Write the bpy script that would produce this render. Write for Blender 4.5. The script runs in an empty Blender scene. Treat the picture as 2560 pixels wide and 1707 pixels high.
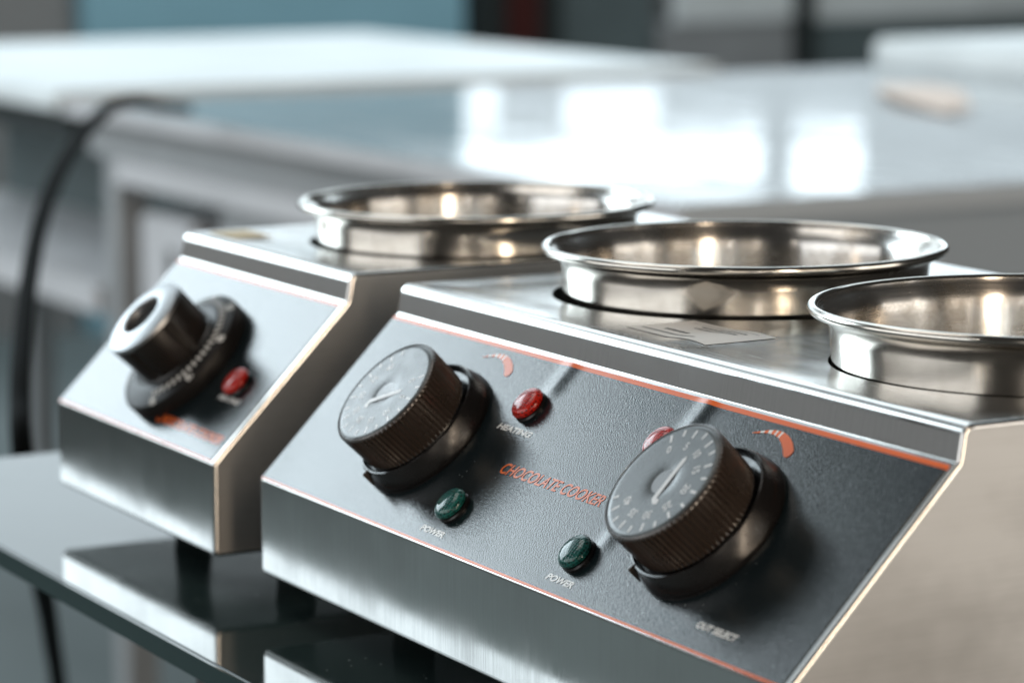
import bpy, bmesh, math, random
from mathutils import Vector, Matrix
random.seed(7)
S = bpy.context.scene
COL = S.collection
R = math.radians

# ------------------------------------------------------------------ camera
ZG = -0.1370                       # height of the glass counter; z = 0 is the top of the cookers
cam = bpy.data.cameras.new('camera')
cam_o = bpy.data.objects.new('camera', cam)
COL.objects.link(cam_o)
FW = Vector((-0.86597706, 0.47718558, -0.1495916))
RT = Vector((0.48312995, 0.87553994, -0.00390676))
UP = Vector((-0.12910918, 0.07565535, 0.98874015))
M = Matrix((RT, UP, -FW)).transposed().to_4x4()
M.translation = Vector((1.18330984, -0.59521438, 0.17482735))
cam_o.matrix_world = M
cam.lens = 108.656
cam.sensor_width = 36.0
cam.clip_start = 0.05
cam.clip_end = 60
cam.dof.use_dof = True
cam.dof.focus_distance = 1.135
cam.dof.aperture_fstop = 9.0
S.camera = cam_o

# ------------------------------------------------------------------ light of the hall
S.view_settings.view_transform = 'Standard'
S.view_settings.look = 'None'
S.view_settings.exposure = 0.0
S.view_settings.gamma = 1.0
W = bpy.data.worlds.new('World')
S.world = W
W.use_nodes = True
wb = W.node_tree.nodes['Background']
wb.inputs[0].default_value = (1.0, 0.98, 0.93, 1)
wb.inputs[1].default_value = 0.032


def area(name, loc, target, sx, sy, power, color):
    l = bpy.data.lights.new(name, 'AREA')
    l.shape = 'RECTANGLE'
    l.size, l.size_y = sx, sy
    l.energy = power
    l.color = color
    o = bpy.data.objects.new(name, l)
    COL.objects.link(o)
    o.location = loc
    d = Vector(target) - Vector(loc)
    o.rotation_euler = d.to_track_quat('-Z', 'Y').to_euler()
    return o


COOL = (0.80, 0.93, 1.0)
WARM = (1.0, 0.80, 0.60)
# large window front at the far end of the hall (beyond the left cooker)
area('window_light', (-4.3, -1.35, 1.30), (0.1, 0, 0), 2.6, 1.6, 84, COOL)
area('window_light', (-4.3, -1.35, 2.36), (0.1, 0, 0), 2.6, 0.5, 23, COOL)
area('window_light', (-4.2, -1.30, 2.96), (0.1, 0, 0), 2.6, 0.7, 5.5, COOL)
area('hall_light', (-4.5, -2.6, 0.0), (0, -2.2, 0), 5.0, 1.0, 3.6, (.92, .97, 1.0))  # added fill below the windows, brightens the cookers' lips
# bright hall and windows above the far tables
area('hall_light', (-7.2, 2.6, .45), (-1.0, 2.6, .45), 7.0, .6, 9, COOL)
area('hall_light', (-7.2, 1.45, 1.38), (-1.0, 1.45, 1.38), 4.7, 1.25, 29, COOL)
area('hall_light', (-7.2, 5.65, 1.38), (-1.0, 5.65, 1.38), 3.7, 1.25, 42, COOL)
area('hall_light', (-7.2, 3.3, 2.35), (-1.0, 3.3, 2.35), 8.4, .65, 10, COOL)
for y0, y1, z0, z1, L in ((3.73, 4.82, .39, .53, 2.2), (4.94, 5.21, .42, .57, 2.6), (3.72, 3.87, .19, .31, 1.3), (4.10, 4.44, .22, .33, 1.4)):
    area('window_light', (-7.0, (y0 + y1) / 2, (z0 + z1) / 2), (0, (y0 + y1) / 2, (z0 + z1) / 2), y1 - y0, z1 - z0, 4 * L * (y1 - y0) * (z1 - z0), COOL)
area('ceiling_fill', (-4.6, 2.4, 2.9), (-4.6, 2.4, 0), 4.6, 4.4, 135, COOL)  # unseen fill added overhead to brighten the far tables
# unseen fills added above and in front: lift the panel print and front-facing sides
area('overhead_fill', (-1.1, -0.8, 2.8), (0.15, 0, 0), 2.0, 1.4, 16, (1.0, .96, .90))
area('side_fill', (-1.5, -5.5, 1.3), (-1.5, 0, 0), 7.0, 2.6, 120, (.97, .98, .98))
# warm doorway and warmly lit room behind the camera
area('warm_light', (3.4, -0.35, 0.9), (0, 0, 0.6), 0.40, 2.8, 48, WARM)
area('warm_light', (2.6, 2.6, 0.3), (0.4, 0, -0.1), 2.0, 1.6, 28, (1.0, 0.93, 0.84))
area('room_light', (4.8, -.4, .6), (0, -.1, .2), 9.0, 3.6, 34, (1.0, 0.94, 0.87))
for y, z, w, h, p in ((-3.2, .8, 1.3, 2.4, 7), (-1.5, 1.6, 1.0, 1.0, 2.2), (.9, 1.2, 1.2, 2.2, 7), (2.2, .2, .5, 1.4, 3)):
    area('room_light', (4.4, y, z), (0, 0, 0.5), w, h, p, (1.0, 0.84, 0.66))
for x, y, z, p in ((2.4, -1.9, 1.25, .7), (3.0, -1.2, 1.1, .7), (3.2, .35, .75, .6), (2.9, .75, .95, .5), (2.0, 1.6, 1.0, .6), (1.2, -2.6, 1.3, .8), (3.3, -.8, .55, .5)):
    area('lamp_light', (x, y, z), (0.1, 0.1, 0), .12, .09, p, (1.0, .93, .84))


# ------------------------------------------------------------------ materials
def mat(name, base=(.5, .5, .5), rough=.5, metal=0., **kw):
    m = bpy.data.materials.new(name)
    m.use_nodes = True
    b = m.node_tree.nodes['Principled BSDF']
    b.inputs['Base Color'].default_value = (*base, 1)
    b.inputs['Roughness'].default_value = rough
    b.inputs['Metallic'].default_value = metal
    for k, v in kw.items():
        b.inputs[k.replace('_', ' ')].default_value = v
    m['b'] = 1
    return m


class NT:
    def __init__(s, m):
        s.t = m.node_tree
        s.b = s.t.nodes['Principled BSDF']
        s.co = s.t.nodes.new('ShaderNodeTexCoord')

    def n(s, kind, **kw):
        x = s.t.nodes.new(kind)
        for k, v in kw.items():
            setattr(x, k, v)
        return x

    def link(s, a, b):
        s.t.links.new(a, b)

    def noise(s, scale, stretch=(1, 1, 1), detail=3, rough=.5, space='Object'):
        mp = s.n('ShaderNodeMapping')
        mp.inputs['Scale'].default_value = stretch
        s.link(s.co.outputs[space], mp.inputs[0])
        x = s.n('ShaderNodeTexNoise')
        x.inputs['Scale'].default_value = scale
        x.inputs['Detail'].default_value = detail
        x.inputs['Roughness'].default_value = rough
        s.link(mp.outputs[0], x.inputs['Vector'])
        return x.outputs['Fac']

    def rng(s, fac, a, b, c, d):
        x = s.n('ShaderNodeMapRange')
        x.inputs[1].default_value, x.inputs[2].default_value = a, b
        x.inputs[3].default_value, x.inputs[4].default_value = c, d
        s.link(fac, x.inputs[0])
        return x.outputs[0]

    def math(s, op, a, b):
        x = s.n('ShaderNodeMath', operation=op)
        for i, v in enumerate((a, b)):
            if isinstance(v, (int, float)):
                x.inputs[i].default_value = v
            else:
                s.link(v, x.inputs[i])
        return x.outputs[0]

    def mix(s, fac, c1, c2):
        x = s.n('ShaderNodeMix', data_type='RGBA')
        s.link(fac, x.inputs[0])
        x.inputs[6].default_value = (*c1, 1)
        x.inputs[7].default_value = (*c2, 1)
        return x.outputs[2]

    def bump(s, h, strength, dist):
        x = s.n('ShaderNodeBump')
        x.inputs['Strength'].default_value = strength
        x.inputs['Distance'].default_value = dist
        s.link(h, x.inputs['Height'])
        return x.outputs[0]


def brushed(name, base, rough, grain, dark=(.38, .37, .36), smudge=14, bump=.03, wave=(16, .00028), scratch=(900, 35, 35), stretch=(1, 1, 1), grain_tint=.12):
    m = mat(name, base, rough, 1.)
    t = NT(m)
    g = t.noise(1, grain, 2)
    sm = t.noise(smudge, stretch, 4, .6)
    r = t.math('ADD', t.rng(g, .3, .7, rough - .03, rough + .03), t.rng(sm, .4, .75, -.03, .08))
    t.link(r, t.b.inputs['Roughness'])
    fac = t.math('ADD', t.rng(sm, .42, .78, 0, .55), t.rng(g, .3, .7, -grain_tint, grain_tint))
    t.link(t.mix(t.math('MAXIMUM', fac, 0.0), base, dark), t.b.inputs['Base Color'])
    wav = t.bump(t.noise(wave[0], (1, 1, 1), 2), 1., wave[1])
    fine = t.n('ShaderNodeBump')
    fine.inputs['Strength'].default_value = bump
    fine.inputs['Distance'].default_value = .0003
    scr = t.rng(t.noise(1, scratch, 1), .70, .78, 0, 1)
    t.link(t.math('SUBTRACT', g, t.math('MULTIPLY', scr, .8)), fine.inputs['Height'])
    t.link(wav, fine.inputs['Normal'])
    t.link(fine.outputs[0], t.b.inputs['Normal'])
    return m


STEEL = brushed('brushed_steel', (.62, .61, .59), .13, (1400, 14, 14))
DECK = brushed('satin_deck_steel', (.64, .63, .61), .21, (14, 1100, 14), wave=(16, .00025))
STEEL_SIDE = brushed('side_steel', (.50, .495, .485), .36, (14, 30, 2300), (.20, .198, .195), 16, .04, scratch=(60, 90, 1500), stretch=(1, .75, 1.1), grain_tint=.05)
pan_m = mat('polished_steel', (.66, .63, .58), .06, 1.)
t = NT(pan_m)
sm = t.noise(30, (1, 1, 1), 5, .65)
t.link(t.rng(sm, .35, .75, .10, .22), t.b.inputs['Roughness'])
t.link(t.mix(t.rng(sm, .45, .75, 0, .6), (.68, .65, .60), (.46, .42, .36)), t.b.inputs['Base Color'])

pan_in = mat('brushed_pan_inside', (.68, .66, .63), .20, 1., Anisotropic=.92, Anisotropic_Rotation=.25)
t = NT(pan_in)
tg = t.n('ShaderNodeTangent', direction_type='RADIAL', axis='Z')
t.link(tg.outputs[0], t.b.inputs['Tangent'])
sm = t.noise(42, (1, 1, 1), 6, .7)
gr = t.noise(1, (30, 30, 1500), 2)
t.link(t.math('ADD', t.rng(sm, .35, .75, .20, .30), t.rng(gr, .3, .7, -.03, .03)), t.b.inputs['Roughness'])
t.link(t.mix(t.rng(sm, .42, .68, 0, .9), (.72, .70, .67), (.37, .325, .265)), t.b.inputs['Base Color'])

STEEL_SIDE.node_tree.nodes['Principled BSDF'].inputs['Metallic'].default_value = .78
panel_m = mat('grained_overlay', (.008, .013, .015), .09, 0.)
t = NT(panel_m)
g = t.noise(1900, (1, 1, 1), 1, .5)
g2 = t.noise(520, (1, 1, 1), 2, .5)
GR = t.math('ADD', g, t.math('MULTIPLY', g2, .15))
t.link(t.bump(GR, .36, .0002), t.b.inputs['Normal'])
t.link(t.rng(t.noise(25, detail=5), .3, .7, .065, .14), t.b.inputs['Roughness'])
vo = t.n('ShaderNodeTexVoronoi')
vo.inputs['Scale'].default_value = 260
t.link(t.co.outputs['Object'], vo.inputs['Vector'])
dust = t.math('MULTIPLY', t.rng(vo.outputs['Distance'], .05, .09, 1, 0), t.rng(t.noise(40), .45, .6, 0, 1))
t.link(t.mix(dust, (.008, .013, .015), (.16, .17, .17)), t.b.inputs['Base Color'])


def print_mat(name, col, rough=.18):
    m = mat(name, col, rough, 0., Specular_IOR_Level=.32)
    t = NT(m)
    g = t.noise(1150, (1, 1, 1), 2, .6)
    t.link(t.bump(g, .06, .0002), t.b.inputs['Normal'])
    return m


ORANGE = print_mat('orange_print', (.78, .145, .028))
WHITE_P = print_mat('white_print', (.84, .84, .82))
KNOB_B = mat('black_bakelite', (.012, .010, .009), .30)
BLACK = mat('black_plastic', (.030, .021, .016), .30, 0., Specular_IOR_Level=1.)
t = NT(BLACK)
t.link(t.rng(t.noise(90), .3, .7, .22, .36), t.b.inputs['Roughness'])
GLOSS = mat('glossy_black', (.008, .007, .007), .14, 0., Specular_IOR_Level=.5)
t = NT(GLOSS)
t.link(t.rng(t.noise(120, detail=4), .35, .75, .17, .36), t.b.inputs['Roughness'])
DIAL = mat('dial_grey', (.062, .073, .077), .26, 0., Specular_IOR_Level=.5)
t = NT(DIAL)
g = t.noise(900, detail=3)
t.link(t.bump(g, .2, .0001), t.b.inputs['Normal'])
t.link(t.rng(t.noise(160, detail=4), .3, .7, .23, .30), t.b.inputs['Roughness'])
DIAL_P = mat('dial_print', (.60, .60, .60), .30)
RUBBER = mat('black_rubber', (.012, .012, .012), .7)
WELL = mat('dark_well', (.008, .008, .008), .8)


def lens(name, col, emit=0):
    m = mat(name, col, .4, 0., Coat_Weight=.8, Coat_Roughness=.02, Coat_IOR=1.5, Specular_IOR_Level=.12)
    t = NT(m)
    v = t.n('ShaderNodeTexVoronoi')
    v.inputs['Scale'].default_value = 760
    v.inputs['Randomness'].default_value = .15
    t.link(t.co.outputs['Object'], v.inputs['Vector'])
    d = v.outputs['Distance']
    t.link(t.bump(d, 1., .0009), t.b.inputs['Normal'])
    t.link(t.mix(t.rng(d, .15, .55, 0, 1), tuple(c * .2 for c in col), col), t.b.inputs['Base Color'])
    return m


RED = lens('red_lens', (.58, .014, .004))
GREEN = lens('green_lens', (.008, .115, .10))
CHROME = mat('pale_metal', (.40, .41, .42), .38, 1.)
glass_m = mat('counter_glass', (.022, .036, .036), .02, 0.)
t = NT(glass_m)
t.link(t.rng(t.noise(22, detail=6, rough=.7), .40, .8, .02, .16), t.b.inputs['Roughness'])
vo = t.n('ShaderNodeTexVoronoi')
vo.inputs['Scale'].default_value = 150
t.link(t.co.outputs['Object'], vo.inputs['Vector'])
dust = t.math('MULTIPLY', t.rng(vo.outputs['Distance'], .05, .10, 1, 0), t.rng(t.noise(25), .42, .6, 0, 1))
t.link(t.mix(dust, (.022, .036, .036), (.30, .31, .31)), t.b.inputs['Base Color'])
glass_edge = mat('glass_edge', (.002, .020, .018), .15, 0., Specular_IOR_Level=.3)
PAPER = mat('sticker_paper', (.80, .76, .71), .5)
INK = mat('ink', (.04, .037, .035), .5)
table_m = mat('table_top', (.46, .49, .51), .05, 0., Specular_IOR_Level=.6)
grey_m = mat('grey_paint', (.34, .345, .35), .5)
light_grey = mat('light_grey_paint', (.58, .57, .58), .5)
dark_m = mat('dark_paint', (.02, .026, .026), .5)
teal_m = mat('dull_teal', (.13, .165, .17), .55)
white_m = mat('white_board', (.80, .83, .83), .45)
blue_m = mat('blue_panel', (.30, .54, .64), .6)
red_m = mat('dark_red', (.055, .008, .006), .5)
CABLE = mat('black_cable', (.004, .005, .005), .8, 0., Specular_IOR_Level=.05)
floor_m = mat('floor_vinyl', (.055, .070, .072), .6, 0., Specular_IOR_Level=.2)
t = NT(floor_m)
t.link(t.mix(t.rng(t.noise(1.2, detail=4), .35, .7, 0, 1), (.135, .16, .16), (.185, .21, .21)), t.b.inputs['Base Color'])
wall_m = mat('wall_paint', (.26, .255, .25), .7)
for mm, sc in ((grey_m, 6), (light_grey, 6), (table_m, 3), (teal_m, 5), (white_m, 4), (wall_m, 1.5), (blue_m, 2)):
    t = NT(mm)
    c = tuple(t.b.inputs['Base Color'].default_value)[:3]
    t.link(t.mix(t.rng(t.noise(sc, detail=5), .35, .7, 0, 1), tuple(x * .9 for x in c), tuple(min(1, x * 1.06) for x in c)), t.b.inputs['Base Color'])


t = NT(table_m)
t.link(t.rng(t.noise(1, (5, 40, 5), 4, .6), .35, .7, .02, .13), t.b.inputs['Roughness'])
t.link(t.bump(t.noise(4, (1, 1, 1), 3), 1., .0016), t.b.inputs['Normal'])


# ------------------------------------------------------------------ helpers
def tag(o, label=None, cat=None, group=None, kind=None):
    if label: o['label'] = label
    if cat: o['category'] = cat
    if group: o['group'] = group
    if kind: o['kind'] = kind
    return o


def empty(name, loc, label, cat, group=None):
    o = bpy.data.objects.new(name, None)
    o.empty_display_size = .05
    COL.objects.link(o)
    o.location = loc
    return tag(o, label, cat, group)


def obj(name, bm, mats, parent=None, smooth=35, mw=None, wn=False):
    me = bpy.data.meshes.new(name)
    bmesh.ops.recalc_face_normals(bm, faces=bm.faces[:])
    bm.to_mesh(me)
    bm.free()
    for m in (mats if isinstance(mats, (list, tuple)) else [mats]):
        me.materials.append(m)
    if smooth:
        me.polygons.foreach_set('use_smooth', [True] * len(me.polygons))
        me.set_sharp_from_angle(angle=R(smooth))
    o = bpy.data.objects.new(name, me)
    COL.objects.link(o)
    if wn:
        md = o.modifiers.new('weighted_normals', 'WEIGHTED_NORMAL')
        md.weight = 100
        md.keep_sharp = True
    if parent is not None:
        o.parent = parent
    if mw is not None:
        o.matrix_local = mw
    return o


def box(bm, x0, x1, y0, y1, z0, z1, bev=0.):
    b2 = bmesh.new()
    bmesh.ops.create_cube(b2, size=1)
    for v in b2.verts:
        v.co = Vector((x0 + (v.co.x + .5) * (x1 - x0), y0 + (v.co.y + .5) * (y1 - y0), z0 + (v.co.z + .5) * (z1 - z0)))
    if bev:
        bmesh.ops.bevel(b2, geom=b2.edges[:], offset=bev, segments=2, affect='EDGES')
    me = bpy.data.meshes.new('tmp')
    b2.to_mesh(me)
    b2.free()
    bm.from_mesh(me)
    bpy.data.meshes.remove(me)
    return bm


def bx(name, m, parent, *a, bev=0., **kw):
    return obj(name, box(bmesh.new(), *a, bev=bev), m, parent, wn=bev > 0, **kw)


def lathe(prof, n=96, rf=None, closed=False):
    """prof = [(r, z)...]; rf(i, a) scales the radius of ring i at angle a"""
    bm = bmesh.new()
    rings = []
    for i, (r, z) in enumerate(prof):
        if r < 1e-7:
            rings.append([bm.verts.new((0, 0, z))])
            continue
        ring = []
        for k in range(n):
            a = 2 * math.pi * k / n
            q = r + (rf(i, k) if rf else 0)
            ring.append(bm.verts.new((q * math.cos(a), q * math.sin(a), z)))
        rings.append(ring)
    for a, b in zip(rings, rings[1:]):
        if len(a) == 1 and len(b) == 1: continue
        for k in range(n):
            j = (k + 1) % n
            if len(a) == 1: bm.faces.new((a[0], b[k], b[j]))
            elif len(b) == 1: bm.faces.new((a[k], a[j], b[0]))
            else: bm.faces.new((a[k], a[j], b[j], b[k]))
    return bm


def rounded(pts, seg=5):
    """closed polygon with a fillet at each corner; pts = [(x, y, r)]"""
    out = []
    n = len(pts)
    for i in range(n):
        p = Vector(pts[i][:2]); r = pts[i][2]
        a = (Vector(pts[i - 1][:2]) - p).normalized()
        b = (Vector(pts[(i + 1) % n][:2]) - p).normalized()
        if r <= 0:
            out.append(p); continue
        ang = a.angle(b)
        dist = r / math.tan(ang / 2)
        c = p + (a + b).normalized() * (r / math.sin(ang / 2))
        s = p + a * dist - c; e = p + b * dist - c
        a0 = math.atan2(s.y, s.x); a1 = math.atan2(e.y, e.x)
        da = (a1 - a0 + math.pi) % (2 * math.pi) - math.pi
        for k in range(seg + 1):
            q = a0 + da * k / seg
            out.append(c + Vector((math.cos(q), math.sin(q))) * r)
    return out


def text_mesh(name, s, size, m, parent, mw, sx=1., shear=0., off=0., align='LEFT'):
    c = bpy.data.curves.new('t', 'FONT')
    c.body = s
    c.size = size
    c.shear = shear
    c.offset = off
    c.align_x = align
    o = bpy.data.objects.new('t', c)
    COL.objects.link(o)
    bpy.context.view_layer.update()
    me = bpy.data.meshes.new_from_object(o.evaluated_get(bpy.context.evaluated_depsgraph_get()))
    bpy.data.objects.remove(o)
    bpy.data.curves.remove(c)
    me.name = name
    me.transform(Matrix.Diagonal((sx, 1, 1, 1)))
    me.materials.clear()
    me.materials.append(m)
    q = bpy.data.objects.new(name, me)
    COL.objects.link(q)
    q.parent = parent
    q.matrix_local = mw
    return q


def poly(name, pts, m, parent, mw):
    bm = bmesh.new()
    bm.faces.new([bm.verts.new((x, y, 0)) for x, y in pts])
    return obj(name, bm, m, parent, smooth=0, mw=mw)


def quads(name, qs, m, parent, mw):
    bm = bmesh.new()
    for q in qs:
        bm.faces.new([bm.verts.new((x, y, 0)) for x, y in q])
    return obj(name, bm, m, parent, smooth=0, mw=mw)


# ------------------------------------------------------------------ the setting
bm = bmesh.new(); box(bm, -14, 8, -8, 12, -1.1, -1.03)
tag(obj('floor', bm, floor_m, smooth=0), kind='structure')
bm = bmesh.new(); box(bm, -9.2, -9.0, -8, 12, -1.03, 3)
tag(obj('hall_wall', bm, wall_m, smooth=0), kind='structure')

# ------------------------------------------------------------------ cookers
LIP, D, ZF, ZB = .0125, .0658, -.0791, -.1207
A0 = Vector((0, 0, -LIP)); B0 = Vector((0, -D, ZF))
PL = (B0 - A0).length
V = (B0 - A0).normalized()
N = Vector((0, V.z, -V.y))
if N.z < 0: N = -N
DP = .245


def pm(u, v, h, rot=0.):
    """place on the control panel: u along the width, v down the slope, h off the surface (cooker's own space)"""
    p = A0 + Vector((u, 0, 0)) + V * v + N * h
    m = Matrix((Vector((1, 0, 0)), -V, N)).transposed().to_4x4()
    m.translation = p + Vector((0, 0, -ZG))
    return m @ Matrix.Rotation(rot, 4, 'Z')


def deck_sag(cell, y0, y1, x, y):
    """height of the slightly sagging top sheet: level at its edges, .0011 lower round the well"""
    x0, x1, hx, hy, hr = cell
    dx, dy = x - hx, y - hy
    rad = math.hypot(dx, dy)
    c, s = dx / rad, dy / rad
    tx = ((x1 - hx) / c if c > 1e-9 else (x0 - hx) / c if c < -1e-9 else 1e9)
    ty = ((y1 - hy) / s if s > 1e-9 else (y0 - hy) / s if s < -1e-9 else 1e9)
    e = max(0, min(1, (min(tx, ty) - rad) / .028))
    return -.0011 * (e * e * (3 - 2 * e))


def shell(parent, w, holes, lean):
    r = .0016
    pts = rounded([(DP, 0, .002), (DP, ZB, .002), (-D - lean, ZB, .003), (-D, ZF, .0022), (0, -LIP, .0010), (.0021, 0, .0045)])
    n = len(pts)
    nor = []
    for i in range(n):
        t_ = (pts[(i + 1) % n] - pts[i - 1]).normalized()
        nor.append(Vector((-t_.y, t_.x)))
    ar = sum(pts[i - 1].x * pts[i].y - pts[i].x * pts[i - 1].y for i in range(n))
    if ar < 0: nor = [-q for q in nor]       # inward normals
    bm = bmesh.new()
    rings = []
    ks = 4
    def ring(x, ins):
        return [bm.verts.new((x, p.x + q.x * ins, p.y + q.y * ins - ZG)) for p, q in zip(pts, nor)]
    for k in range(ks + 1):
        a = math.pi / 2 * k / ks
        rings.append(ring(r - r * math.sin(a) if 0 else r * (1 - math.sin(a)), r * (1 - math.cos(a))))
    rings = rings[::-1]
    m0 = len(rings) - 1
    for k in range(ks + 1):
        a = math.pi / 2 * k / ks
        rings.append(ring(w - r * (1 - math.sin(a)), r * (1 - math.cos(a))))
    for j, (a, b) in enumerate(zip(rings, rings[1:])):
        for i in range(n):
            i2 = (i + 1) % n
            if j == m0 and i == n - 1: continue           # the top: filled by the pierced top plate
            bm.faces.new((a[i], a[i2], b[i2], b[i]))
    for q in (rings[0], rings[-1]):
        bm.faces.new(q).material_index = 1
    o = obj('body_shell', bm, [STEEL, STEEL_SIDE], parent, smooth=25, wn=True)
    for f in o.data.polygons:
        if f.material_index == 1: f.use_smooth = False
    # pierced top plate, one cell per hole
    global DECK_Y
    y0, y1 = pts[-1].x, pts[0].x
    DECK_Y = y0
    bm = bmesh.new()
    z = -ZG
    for (x0, x1, hx, hy, hr) in holes:
        ang = sorted([2 * math.pi * k / 96 for k in range(96)] + [math.atan2(cy - hy, cx - hx) % (2 * math.pi) for cx in (x0, x1) for cy in (y0, y1)])
        nr = 9
        rg = [[] for _ in range(nr + 2)]
        for a in ang:
            c, s = math.cos(a), math.sin(a)
            tx = ((x1 - hx) / c if c > 1e-9 else (x0 - hx) / c if c < -1e-9 else 1e9)
            ty = ((y1 - hy) / s if s > 1e-9 else (y0 - hy) / s if s < -1e-9 else 1e9)
            q = min(tx, ty)
            for k in range(nr + 1):
                f = k / nr
                rad = q + (hr - q) * f
                dz = deck_sag((x0, x1, hx, hy, hr), y0, y1, hx + c * rad, hy + s * rad)
                rg[k].append(bm.verts.new((hx + c * rad, hy + s * rad, z + dz)))
            rg[-1].append(bm.verts.new((hx + c * (hr + .0002), hy + s * (hr + .0002), z - .0032)))
        for ra, rb in zip(rg, rg[1:]):
            for i in range(len(ang)):
                j = (i + 1) % len(ang)
                bm.faces.new((ra[i], ra[j], rb[j], rb[i]))
    bmesh.ops.remove_doubles(bm, verts=bm.verts[:], dist=1e-6)
    obj('top_plate', bm, DECK, parent, smooth=25)
    for (x0, x1, hx, hy, hr) in holes:
        obj('pan_well', lathe([(hr + .003, -.0033), (hr + .003, -.105), (0, -.105)], 64), WELL, parent, mw=Matrix.Translation((hx, hy, -ZG)))
    return o


def overlay(parent, w, ridges, bows):
    """the grained control film with its orange border; ridges run under it from the lamps to the upper edge"""
    u0, u1, v0, v1 = .0012, w - .0036, .0016, PL - .0003
    nu, nv = int((u1 - u0) / .0016), 58
    bm = bmesh.new()
    vs = []
    def rows():
        return [v0, v0 + .0020] + [v0 + .0020 + (v1 - .0009 - v0 - .0020) * k / nv for k in range(1, nv + 1)] + [v1]
    rr = rows()
    for v in rr:
        row = []
        for i in range(nu + 1):
            u = u0 + (u1 - u0) * i / nu
            h = .0004
            for (ru, rv, wd, ht, sgn) in ridges:
                fall = 1 / (1 + math.exp((v - rv) * sgn * 900))
                h += ht * math.exp(-((u - ru) / wd) ** 2) * fall
            for (bu, bv, wu, wv, ht) in bows:
                h += ht * math.exp(-((u - bu) / wu) ** 2 - ((v - bv) / wv) ** 2)
            row.append(bm.verts.new(A0 + Vector((u, 0, -ZG)) + V * v + N * h))
        vs.append(row)
    for j in range(len(rr) - 1):
        for i in range(nu):
            f = bm.faces.new((vs[j][i], vs[j][i + 1], vs[j + 1][i + 1], vs[j + 1][i]))
            f.material_index = 1 if j == 0 or j == len(rr) - 2 else 0
    be = [e for e in bm.edges if e.is_boundary]
    ex = bmesh.ops.extrude_edge_only(bm, edges=be)
    bmesh.ops.translate(bm, vec=-N * .0006, verts=[g for g in ex['geom'] if isinstance(g, bmesh.types.BMVert)])
    return obj('control_panel', bm, [panel_m, ORANGE], parent, smooth=40)


NR = 72
KN_H = .0262


def knob(parent, u, v, turn, zero_ang, hook):
    m = pm(u, v, .0004)
    sc_ = Matrix.Diagonal((1.03, 1.03, 1.06, 1))
    prof = [(.0215, .0085), (.0240, .0088), (.0243, .0098), (.0247, .0240), (.0247, .0252), (.0242, .0259), (.0236, .0262), (.0234, .0259), (0, .0259)]
    amp = {2: .00042, 3: .00042, 4: .0001}
    n = NR * 8
    wave = [0, -.5, -1, -1, -1, -.5, 0, 0]
    k = obj('knob', lathe(prof, n, lambda i, q: amp.get(i, 0) * wave[q % 8] * 2.3), BLACK, parent, smooth=28, mw=m)
    k['label'] = 'ribbed black knob with a printed grey dial'
    sk = obj('skirt', lathe([(.0298, 0), (.0301, .0009), (.0299, .0022), (.0279, .0086), (.0274, .0092), (.0268, .0093), (.0262, .0086), (.0255, .0070), (.0225, .0066), (.0215, .0086)], 96), GLOSS, k, mw=Matrix.Translation((-.0003, .0009, 0)))
    # raised pointer across the skirt
    bm = bmesh.new(); box(bm, -.0005, .0005, -.0292, -.0262, .0030, .0097, bev=.0002)
    obj('pointer', bm, BLACK, k, mw=Matrix.Rotation(hook, 4, 'Z'))
    m = m @ sc_
    k.matrix_local = m
    # dial face with a shallow dimple
    pr = [(.0233, .0259), (.0231, .02615)] + [(.0231 - (.0231) * q / 14, .02618 - .0011 * math.exp(-((.0231 * (1 - q / 14)) / .0042) ** 2)) for q in range(1, 14)] + [(0, .02618 - .0011)]
    obj('dial_face', lathe(pr, 72), DIAL, k, smooth=60)
    # printed scale
    rot = Matrix.Rotation(turn, 4, 'Z')
    qs = []
    for i in range(18):
        a = zero_ang - R(16.2) * i
        c, s = math.cos(a), math.sin(a)
        r1, r2 = (.0178, .0212) if i % 2 == 0 else (.0188, .0215)
        hw = .00050
        qs.append([(r1 * c - hw * s, r1 * s + hw * c), (r2 * c - hw * s, r2 * s + hw * c), (r2 * c + hw * s, r2 * s - hw * c), (r1 * c + hw * s, r1 * s - hw * c)])
    quads('scale_marks', qs, DIAL_P, k, rot @ Matrix.Translation((0, 0, .02625)))
    for i in range(9):
        a = zero_ang - R(32.4) * i
        mm = rot @ Matrix.Translation((.0145 * math.cos(a), .0145 * math.sin(a), .02625)) @ Matrix.Rotation(a - math.pi / 2, 4, 'Z') @ Matrix.Translation((0, -.0015, 0))
        text_mesh('numeral', str(i * 5), .0044, DIAL_P, k, mm, .9, 0, .00008, 'CENTER')
    poly('dial_pointer', [(-.0007, -.0075), (.0016, -.0092), (.0036, -.0088), (.0034, -.0070), (.0014, -.0066), (.0012, .0095), (.0004, .0112), (-.0007, .0095)], DIAL_P, k, rot @ Matrix.Translation((.0024, 0, .02627)))
    return k


def lamp(parent, u, v, m, lab):
    mw = pm(u, v, .0004)
    l = obj('indicator_lamp', lathe([(.0056, .0004), (.0060, .0014), (.0070, .0020), (.0073, .0026), (.0072, .0034), (.0066, .0043), (.0055, .0050), (.0038, .0055), (.0018, .0057), (0, .0058)], 48), m, parent, smooth=60, mw=mw)
    l['label'] = lab
    obj('bezel', lathe([(.0074, 0), (.0074, .0007), (.0068, .0013), (.0056, .0013)], 48), GLOSS, l)
    return l


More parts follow.
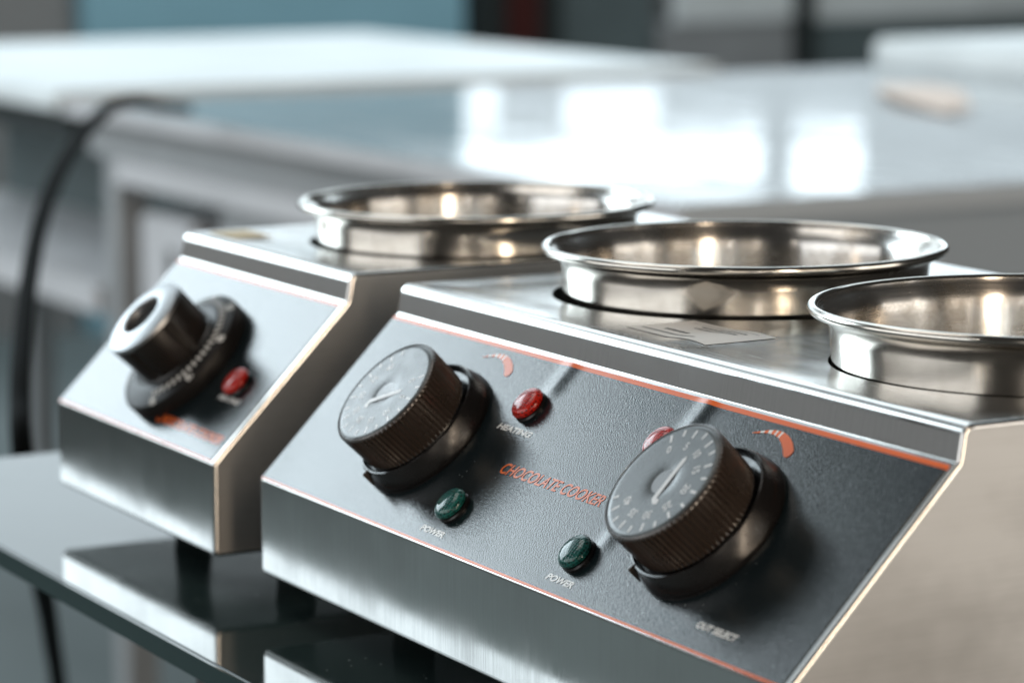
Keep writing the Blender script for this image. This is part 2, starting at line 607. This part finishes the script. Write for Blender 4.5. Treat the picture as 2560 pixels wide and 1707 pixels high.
def swoosh(parent, u0, v0):
    """tapered orange heat mark: thin striped tail, round heavy end"""
    m = pm(u0, v0, .0006)
    key = [(0, 0, .0001), (.004, .0012, .0004), (.008, .0022, .0007), (.012, .0026, .0010), (.016, .0022, .0014), (.020, .0008, .0018), (.0235, -.0012, .0021), (.0262, -.0034, .0022)]
    P_ = []
    for (a, b) in zip(key, key[1:]):
        for q in range(4):
            f = q / 4
            P_.append(tuple(x + (y - x) * f for x, y in zip(a, b)))
    P_.append(key[-1])
    bm = bmesh.new()
    tv, bv = [], []
    for i, (x, y, h) in enumerate(P_):
        p, q = P_[max(0, i - 1)], P_[min(len(P_) - 1, i + 1)]
        n_ = Vector((-(q[1] - p[1]), q[0] - p[0])).normalized() * h
        tv.append(bm.verts.new((x + n_.x, y + n_.y, 0))); bv.append(bm.verts.new((x - n_.x, y - n_.y, 0)))
    for i in range(len(P_) - 1):
        f = bm.faces.new((tv[i], tv[i + 1], bv[i + 1], bv[i]))
        f.material_index = 1 if i in (4, 5, 8, 9, 12, 15) else 0
    x, y, h = P_[-1]
    d_ = (Vector(P_[-1][:2]) - Vector(P_[-2][:2])).normalized()
    a0 = math.atan2(d_.y, d_.x)
    bm.faces.new([tv[-1]] + [bm.verts.new((x + h * math.cos(a0 + math.pi / 2 - math.pi * k / 8), y + h * math.sin(a0 + math.pi / 2 - math.pi * k / 8), 0)) for k in range(1, 8)] + [bv[-1]])
    return obj('heat_mark', bm, [ORANGE, WHITE_P], parent, smooth=0, mw=m)


def feet(parent, w):
    for x in (.035, w - .035):
        for y in (-D + .055, DP - .03):
            obj('foot', lathe([(.0, 0), (.0075, 0), (.0082, .0015), (.0092, .0162), (0, .0162)], 32), RUBBER, parent, mw=Matrix.Translation((x, y, .0002)))


def words(parent, s, u, v, size, m, width, shear=.25, off=0., h=.00055):
    o = text_mesh('lettering', s, size, m, parent, pm(u, v, h), 1, shear, off)
    w = max(q.co.x for q in o.data.vertices) - min(q.co.x for q in o.data.vertices)
    o.data.transform(Matrix.Diagonal((width / w, 1, 1, 1)))
    return o


# --- the double cooker
DW = .40
dc = empty('chocolate_cooker', (0, 0, ZG), 'double stainless cooker with two ribbed dial knobs and two pans', 'cooker', 'chocolate cookers on the glass counter')
HM = (.0952, .1165, .0812)
HR = (.3077, .1073, .0779)
shell(dc, DW, [(.0016, .2015, *HM), (.2015, DW - .0016, *HR)], 0)
overlay(dc, DW, [(.1555, .018, .0050, .00055, 1), (.2545, .018, .0050, .00055, 1)], [(.258, .066, .004, .006, .00035)])
knob(dc, .0985, .0500, R(-62), R(95), R(-8))
knob(dc, .3085, .0500, R(0), R(128), R(-22))
lamp(dc, .1515, .0252, RED, 'red lamp above the word heating')
lamp(dc, .2490, .0252, RED, 'red lamp half behind the ribbed knob')
lamp(dc, .1536, .0753, GREEN, 'green lamp beside the shaded knob skirt')
lamp(dc, .2495, .0757, GREEN, 'green lamp with a dotted pattern in clear light')
words(dc, 'CHOCOLATE COOKER', .1625, .0552, .0070, ORANGE, .0755, .30, .00010)
words(dc, 'HEATING', .1390, .0377, .0036, WHITE_P, .0262, .2, .00011)
words(dc, 'HEATING', .2365, .0377, .0036, WHITE_P, .0262, .2, .00011)
words(dc, 'POWER', .1420, .0885, .0036, WHITE_P, .0185, .2, .00011)
words(dc, 'POWER', .2400, .0882, .0036, WHITE_P, .0185, .2, .00011)
words(dc, 'OUT SELECT', .3366, .0845, .0034, WHITE_P, .0240, .2, .00011)
swoosh(dc, .0915, .0098)
swoosh(dc, .2905, .0098)
feet(dc, DW)
# sticker on the top plate
CELL = [(.0016, .2015, *HM), (.2015, DW - .0016, *HR)]
def on_deck(x, y, h):
    return Vector((x, y, -ZG + h + deck_sag(CELL[0] if x < .2015 else CELL[1], DECK_Y, DP - .002, x, y)))
def deck_sheet(name, x0, x1, y0, y1, h, m, parent, nx=16, ny=8):
    bm = bmesh.new()
    g = [[bm.verts.new(on_deck(x0 + (x1 - x0) * i / nx, y0 + (y1 - y0) * j / ny, h)) for i in range(nx + 1)] for j in range(ny + 1)]
    for j in range(ny):
        for i in range(nx):
            bm.faces.new((g[j][i], g[j][i + 1], g[j + 1][i + 1], g[j + 1][i]))
    return obj(name, bm, m, parent, smooth=60)
st = deck_sheet('sticker', .154, .213, .0225, .0545, .0002, PAPER, dc)
for q in ((.158, .196, .0275, .0288), (.160, .207, .0505, .0509)):
    deck_sheet('sticker_rule', *q, .0003, INK, st, 14, 1)
for q, (x, y, w_, sz) in enumerate([(.166, .033, .016, .0045), (.172, .043, .030, .0030), (.172, .0465, .032, .0030)]):
    bm = bmesh.new()
    xx = x
    while xx < x + w_:
        l_ = random.uniform(.0012, .004)
        bm.faces.new([bm.verts.new(on_deck(p[0], p[1], .0003)) for p in ((xx, y), (xx + l_, y), (xx + l_, y + sz * .45), (xx, y + sz * .45))])
        xx += l_ + .0007
    obj('sticker_print', bm, INK, st, smooth=0)

# torn remains of clear tape along the front edge
bm = bmesh.new()
for q in range(70):
    x = random.uniform(.150, .214); y = random.choice((random.gauss(.0075, .0012), random.gauss(.0075, .0012), random.uniform(.006, .021)))
    if y > .010: x = .2135 + (y - .01) * .05 + random.gauss(0, .0006)
    y = max(DECK_Y + .0003, y)
    w_, h_ = random.uniform(.0006, .0035), random.uniform(.0002, .0009)
    bm.faces.new([bm.verts.new(on_deck(x + dx * w_ + random.uniform(-.0003, .0003), y + dy * h_, .00025)) for dx, dy in ((0, 0), (1, 0), (1, 1), (0, 1))])
tag(obj('tape_residue', bm, mat('tape_residue', (.30, .29, .27), .55), dc, smooth=0), kind='stuff')

# --- the single cooker
SWD = .1894
sc = empty('chocolate_cooker', (-.0396 - SWD, -.0046, ZG), 'single stainless cooker with one tall bright faced knob', 'cooker', 'chocolate cookers on the glass counter')
HL = (-.1334 + .0396 + SWD, .1108 + .0046, .0812)
shell(sc, SWD, [(.0016, SWD - .0016, *HL)], .0002)
overlay(sc, SWD, [], [])
m = pm(.0965, .0515, .0004)
k = obj('knob', lathe([(.0195, .006), (.0222, .0062), (.0222, .0095), (.0205, .0105), (.0205, .0120), (.0213, .0300), (.0210, .0310), (.0200, .0313)], 180,
                      lambda i, q: -.0011 * (1 if (q % 30) in (0, 1, 2, 3) else .5 if (q % 30) in (29, 4) else 0) if i in (4, 5) else 0), KNOB_B, sc, smooth=35, mw=m)
obj('face_ring', lathe([(.0211, .0300), (.0211, .0312), (.0204, .0322), (.0150, .0338), (.0112, .0340), (.0104, .0334), (.0100, .0300)], 72), CHROME, k)
obj('face_recess', lathe([(.0102, .0302), (.007, .0296), (0, .0296)], 48), RUBBER, k)
SKIRT_B = mat('matt_black', (.010, .009, .009), .42, 0., Specular_IOR_Level=.22)
sk = obj('skirt', lathe([(.0343, 0), (.0346, .0010), (.0345, .0066), (.0337, .0078), (.0262, .0106), (.0235, .0108), (.0195, .0090)], 96), SKIRT_B, k)
qs = []
for i in range(46):
    a = R(-60) + R(6.4) * i
    c, s = math.cos(a), math.sin(a)
    hw = .00055
    def cn(r, side):
        return (r * c - side * hw * s, r * s + side * hw * c, .0078 + (.0337 - r) / (.0337 - .0262) * .0028 + .0002)
    r1, r2 = .0272, .0300
    qs.append([cn(r1, 1), cn(r2, 1), cn(r2, -1), cn(r1, -1)])
bm = bmesh.new()
for q in qs: bm.faces.new([bm.verts.new(p) for p in q])
obj('scale_marks', bm, WHITE_P, k, smooth=0)
tilt = math.atan2(.0028, .0337 - .0262)
for i, s in enumerate(['30', '60', '90', '120', '150', '180', '210', '240']):
    a = R(-60) + R(41) * i
    mm = Matrix.Rotation(a, 4, 'Z') @ Matrix.Translation((.0322, 0, .0086)) @ Matrix.Rotation(tilt, 4, 'Y') @ Matrix.Rotation(-math.pi / 2, 4, 'Z') @ Matrix.Translation((0, -.0015, 0))
    text_mesh('numeral', s, .0048, WHITE_P, k, mm, .8, 0, .0002, 'CENTER')
lamp(sc, .1575, .0545, RED, 'red lamp beside the tall knob')
words(sc, 'HEATING', .1480, .0640, .0036, WHITE_P, .0220, .2, .00011)
words(sc, 'CHOCOLATE COOKER', .1090, .0845, .0062, ORANGE, .0720, .3, .0002)
feet(sc, SWD)
# yellowish sticker at the back of the left cooker's top
bx('sticker', mat('yellow_sticker', (.62, .47, .22), .5), sc, .008, .042, .012, .032, -ZG + .00005, -ZG + .00025, smooth=0)

# ------------------------------------------------------------------ pans
def pan(x, y, label, wall_r, rr, zr):
    o = empty('steel_pan', (x, y, -.098), label, 'pan', 'steel pans sitting in the cookers')
    H = .0984 + .0184 - .0018
    zt = .098 + zr
    br = .0019
    prof = []
    # outer wall from the bottom up to under the bead, bead, inner wall
    prof += [(0, 0), (wall_r - .014, 0), (wall_r - .008, .0015), (wall_r - .0052, .008), (wall_r - .0024, .060), (wall_r - .0006, .090), (wall_r, .098), (wall_r + .0009, .1075), (wall_r + .0013, .1105), (wall_r + .0024, .1130), (rr - 2 * br - .0004, zt - 2 * br + .0002)]
    c = (rr - br, zt - br)
    for q in range(0, 15):
        a = R(-110) + R(290) * q / 14
        prof.append((c[0] + br * math.cos(a), c[1] + br * math.sin(a)))
    prof += [(rr - 2 * br - .0012, zt - br - .0012), (wall_r + .0014, .1125), (wall_r + .0003, .1100), (wall_r - .0002, .1060), (wall_r - .0010, .097), (wall_r - .0028, .070), (wall_r - .0060, .010), (wall_r - .0100, .0026), (0, .0018)]
    bm = lathe(prof, 160)
    bm.faces.ensure_lookup_table()
    for i, f in enumerate(bm.faces):
        if i // 160 >= len(prof) - 11: f.material_index = 1
    b = obj('pan_body', bm, [pan_m, pan_in], o, smooth=50)
    return o


pan(.0952, .1165, 'polished steel pan in the double cooker well with the wide black gap', .0767, .0859, .0207)
pan(.3077, .1073, 'polished steel pan cut by the frame edge, nearest of the three pans', .0768, .0859, .0207)
pan(-.1334, .1108, 'polished steel pan standing in the single cooker with the tall knob', .0775, .0867, .0192)

# ------------------------------------------------------------------ glass counter
ct = empty('display_counter', (.1, .2, -1.03), 'glass topped display counter carrying the cookers', 'counter')
ct_o = Vector((.1, .2, -1.03))
def CB(name, m, x0, x1, y0, y1, z0, z1, **kw):
    return bx(name, m, ct, x0 - ct_o.x, x1 - ct_o.x, y0 - ct_o.y, y1 - ct_o.y, z0 - ct_o.z, z1 - ct_o.z, **kw)
g = CB('glass_top', glass_m, -.395, 1.3, -.1190, .50, ZG - .010, ZG, bev=.0008)
CB('glass_edge', glass_edge, -.394, 1.3, -.1202, -.1193, ZG - .0096, ZG - .0006)
body_m = mat('dark_brown_grey', (.045, .040, .040), .45)
CB('counter_body', body_m, -.045, 1.28, -.078, .47, -1.0, ZG - .0112)
CB('plinth', dark_m, -.05, 1.285, -.07, .46, -1.03, -1.001)
# ------------------------------------------------------------------ background
side_grey = mat('blue_grey_paint', (.37, .43, .49), .5)
trim_m = mat('cool_trim', (.50, .56, .62), .5)
TX0, TX1, TY0, TY1 = -2.86, -1.255, .93, 3.2
to = Vector((-2.05, 2.0, -1.03))
tb = empty('steel_table', to, 'pale grey work table with its corner behind the pans', 'table', 'work tables behind the counter')
def TB(name, m, x0, x1, y0, y1, z0, z1, **kw):
    return bx(name, m, tb, x0 - to.x, x1 - to.x, y0 - to.y, y1 - to.y, z0 - to.z, z1 - to.z, **kw)
TB('table_top', table_m, TX0, TX1, TY0, TY1, -.153, -.131, bev=.004)
TB('edge_trim', light_grey, TX0, TX1 + .003, TY0 - .004, TY0 - .0005, -.152, -.1325)
TB('edge_trim', trim_m, TX1 + .0005, TX1 + .004, TY0, TY1, -.152, -.1325)
TB('apron', grey_m, TX0 + .02, TX1 - .02, TY0 + .025, TY0 + .045, -.205, -.154)
TB('rail', light_grey, -2.72, TX1 - .03, TY0 + .015, TY0 + .05, -.236, -.206)
TB('side_panel', side_grey, TX1 - .045, TX1 - .025, TY0 + .05, TY1, -.60, -.155)
TB('front_panel', grey_m, -2.40, TX1 - .046, TY0 + .03, TY0 + .048, -.60, -.2365)
TB('leg', grey_m, -2.77, -2.725, TY0 + .02, TY0 + .065, -1.03, -.206)
TB('leg', dark_m, TX1 - .044, TX1 - .022, TY0 + .022, TY0 + .049, -1.03, -.2365)
to2 = Vector((-3.5, 1.45, -1.03))
wt = empty('white_table', to2, 'white topped work table in front of the blue panel', 'table', 'work tables behind the counter')
def TW(name, m, x0, x1, y0, y1, z0, z1, **kw):
    return bx(name, m, wt, x0 - to2.x, x1 - to2.x, y0 - to2.y, y1 - to2.y, z0 - to2.z, z1 - to2.z, **kw)
TW('table_top', white_m, -4.15, -2.885, .925, 2.02, -.150, -.122, bev=.004)
TW('apron', dark_m, -4.12, -2.90, .95, .97, -.190, -.1505)
TW('undershelf', light_grey, -4.1, -2.80, .945, 1.9, -.425, -.385)
TW('back_panel', teal_m, -4.1, -2.80, 1.28, 1.30, -.384, -.1905)
for x in (-4.13, -2.93):
    TW('leg', grey_m, x, x + .04, 1.32, 1.36, -1.03, -.426)
b = empty('storage_box', (-2.62, 1.05, -.36), 'pale grey box with a dark slot under the steel table', 'box')
bx('box_body', light_grey, b, -.08, .10, -.08, .15, -.12, .085, bev=.006)
bx('slot', dark_m, b, .025, .045, -.083, -.0795, -.05, .045)
o = empty('white_tray', (-2.60, 2.50, -.1305), 'white tray standing at the far end of the pale grey table', 'tray')
bx('tray_body', white_m, o, -.25, .25, -.22, .28, 0, .045, bev=.008)
bm = bmesh.new()
PV = [(-.24, 0, .004), (-.12, .045, .012), (.04, .055, .016), (.22, .03, .006), (.24, -.01, .002), (.06, -.03, .006), (-.12, -.03, .006)]
va = [bm.verts.new(p) for p in PV]
vb = [bm.verts.new((x, y, z - .002)) for x, y, z in PV]
bm.faces.new(va); bm.faces.new(vb[::-1])
for i in range(len(va)): bm.faces.new((va[i], va[i - 1], vb[i - 1], vb[i]))
o = obj('paper_sheet', bm, mat('peach_paper', (.78, .62, .52), .6), smooth=0)
o.location = (-2.2, 1.89, -.1285); o.rotation_euler = (0, 0, R(-25))
tag(o, 'pinkish curled paper lying on the pale grey table', 'paper')

# cable
cu = bpy.data.curves.new('cable', 'CURVE'); cu.dimensions = '3D'; cu.bevel_depth = .0066; cu.bevel_resolution = 4
sp = cu.splines.new('BEZIER')
P = [(-2.36, .90, -.112), (-2.251, .839, -.101), (-1.984, .704, -.076), (-1.714, .572, -.050), (-1.492, .455, -.038), (-1.312, .361, -.045),
     (-1.129, .27, -.057), (-.989, .203, -.076), (-.847, .141, -.098), (-.702, .082, -.122), (-.604, .044, -.144), (-.540, .022, -.172), (-.570, .036, -.215), (-.677, .081, -.275), (-.90, .169, -.375), (-1.121, .256, -.495), (-1.45, .38, -.80), (-1.62, .45, -1.022)]
sp.bezier_points.add(len(P) - 1)
for q, p in zip(sp.bezier_points, P):
    q.co = p; q.handle_left_type = q.handle_right_type = 'AUTO'
co = bpy.data.objects.new('tmp_cable', cu); COL.objects.link(co)
bpy.context.view_layer.update()
me = bpy.data.meshes.new_from_object(co.evaluated_get(bpy.context.evaluated_depsgraph_get()))
bpy.data.objects.remove(co)
me.materials.clear(); me.materials.append(CABLE)
co = bpy.data.objects.new('cable', me); COL.objects.link(co)
tag(co, 'thick black cable drooping from the steel table to the floor', 'cable')

# far end of the hall
bm = bmesh.new(); box(bm, -6.56, -6.5, 2.36, 3.49, -1.03, .36)
tag(obj('blue_panel', bm, blue_m, smooth=0), 'flat blue partition panel standing behind the far tables', 'panel')
bm = bmesh.new(); box(bm, -6.62, -6.54, .8, 2.33, -1.03, .15)
tag(obj('grey_partition', bm, wall_m, smooth=0), 'grey brown partition wall left of the blue panel', 'partition')
bm = bmesh.new(); box(bm, -6.58, -6.46, 3.51, 3.78, -1.03, .12)
tag(obj('dark_column', bm, dark_m, smooth=0), 'black column beside the blue panel', 'column')
bm = bmesh.new(); box(bm, -6.455, -6.44, 3.60, 3.70, -1.0, .10)
tag(obj('red_banner', bm, red_m, smooth=0), 'narrow dark red banner on the black column', 'banner')
bm = bmesh.new(); box(bm, -6.6, -6.52, 3.80, 4.12, -1.03, .05)
tag(obj('teal_partition', bm, teal_m, smooth=0), 'dull teal partition right of the black column', 'partition')
ds = empty('display_stand', (-6.5, 4.8, -1.03), 'dark stand with white lit boards at the far end of the hall', 'stand')
def DS(name, m, y0, y1, z0, z1, x0=-.05, x1=0.):
    return bx(name, m, ds, x0, x1, y0 - 4.8, y1 - 4.8, z0 + 1.03, z1 + 1.03, smooth=0)
DS('stand_body', grey_m, 4.14, 4.60, -1.03, -.262, -.10, -.01)
DS('stand_body', teal_m, 4.66, 6.0, -1.03, -.268, -.10, -.01)
DS('white_front', white_m, 4.20, 4.60, -.255, .08)
DS('white_front', white_m, 4.66, 5.9, -.262, .08)
DS('post', dark_m, 4.605, 4.655, -.5, .10, -.05, .03)
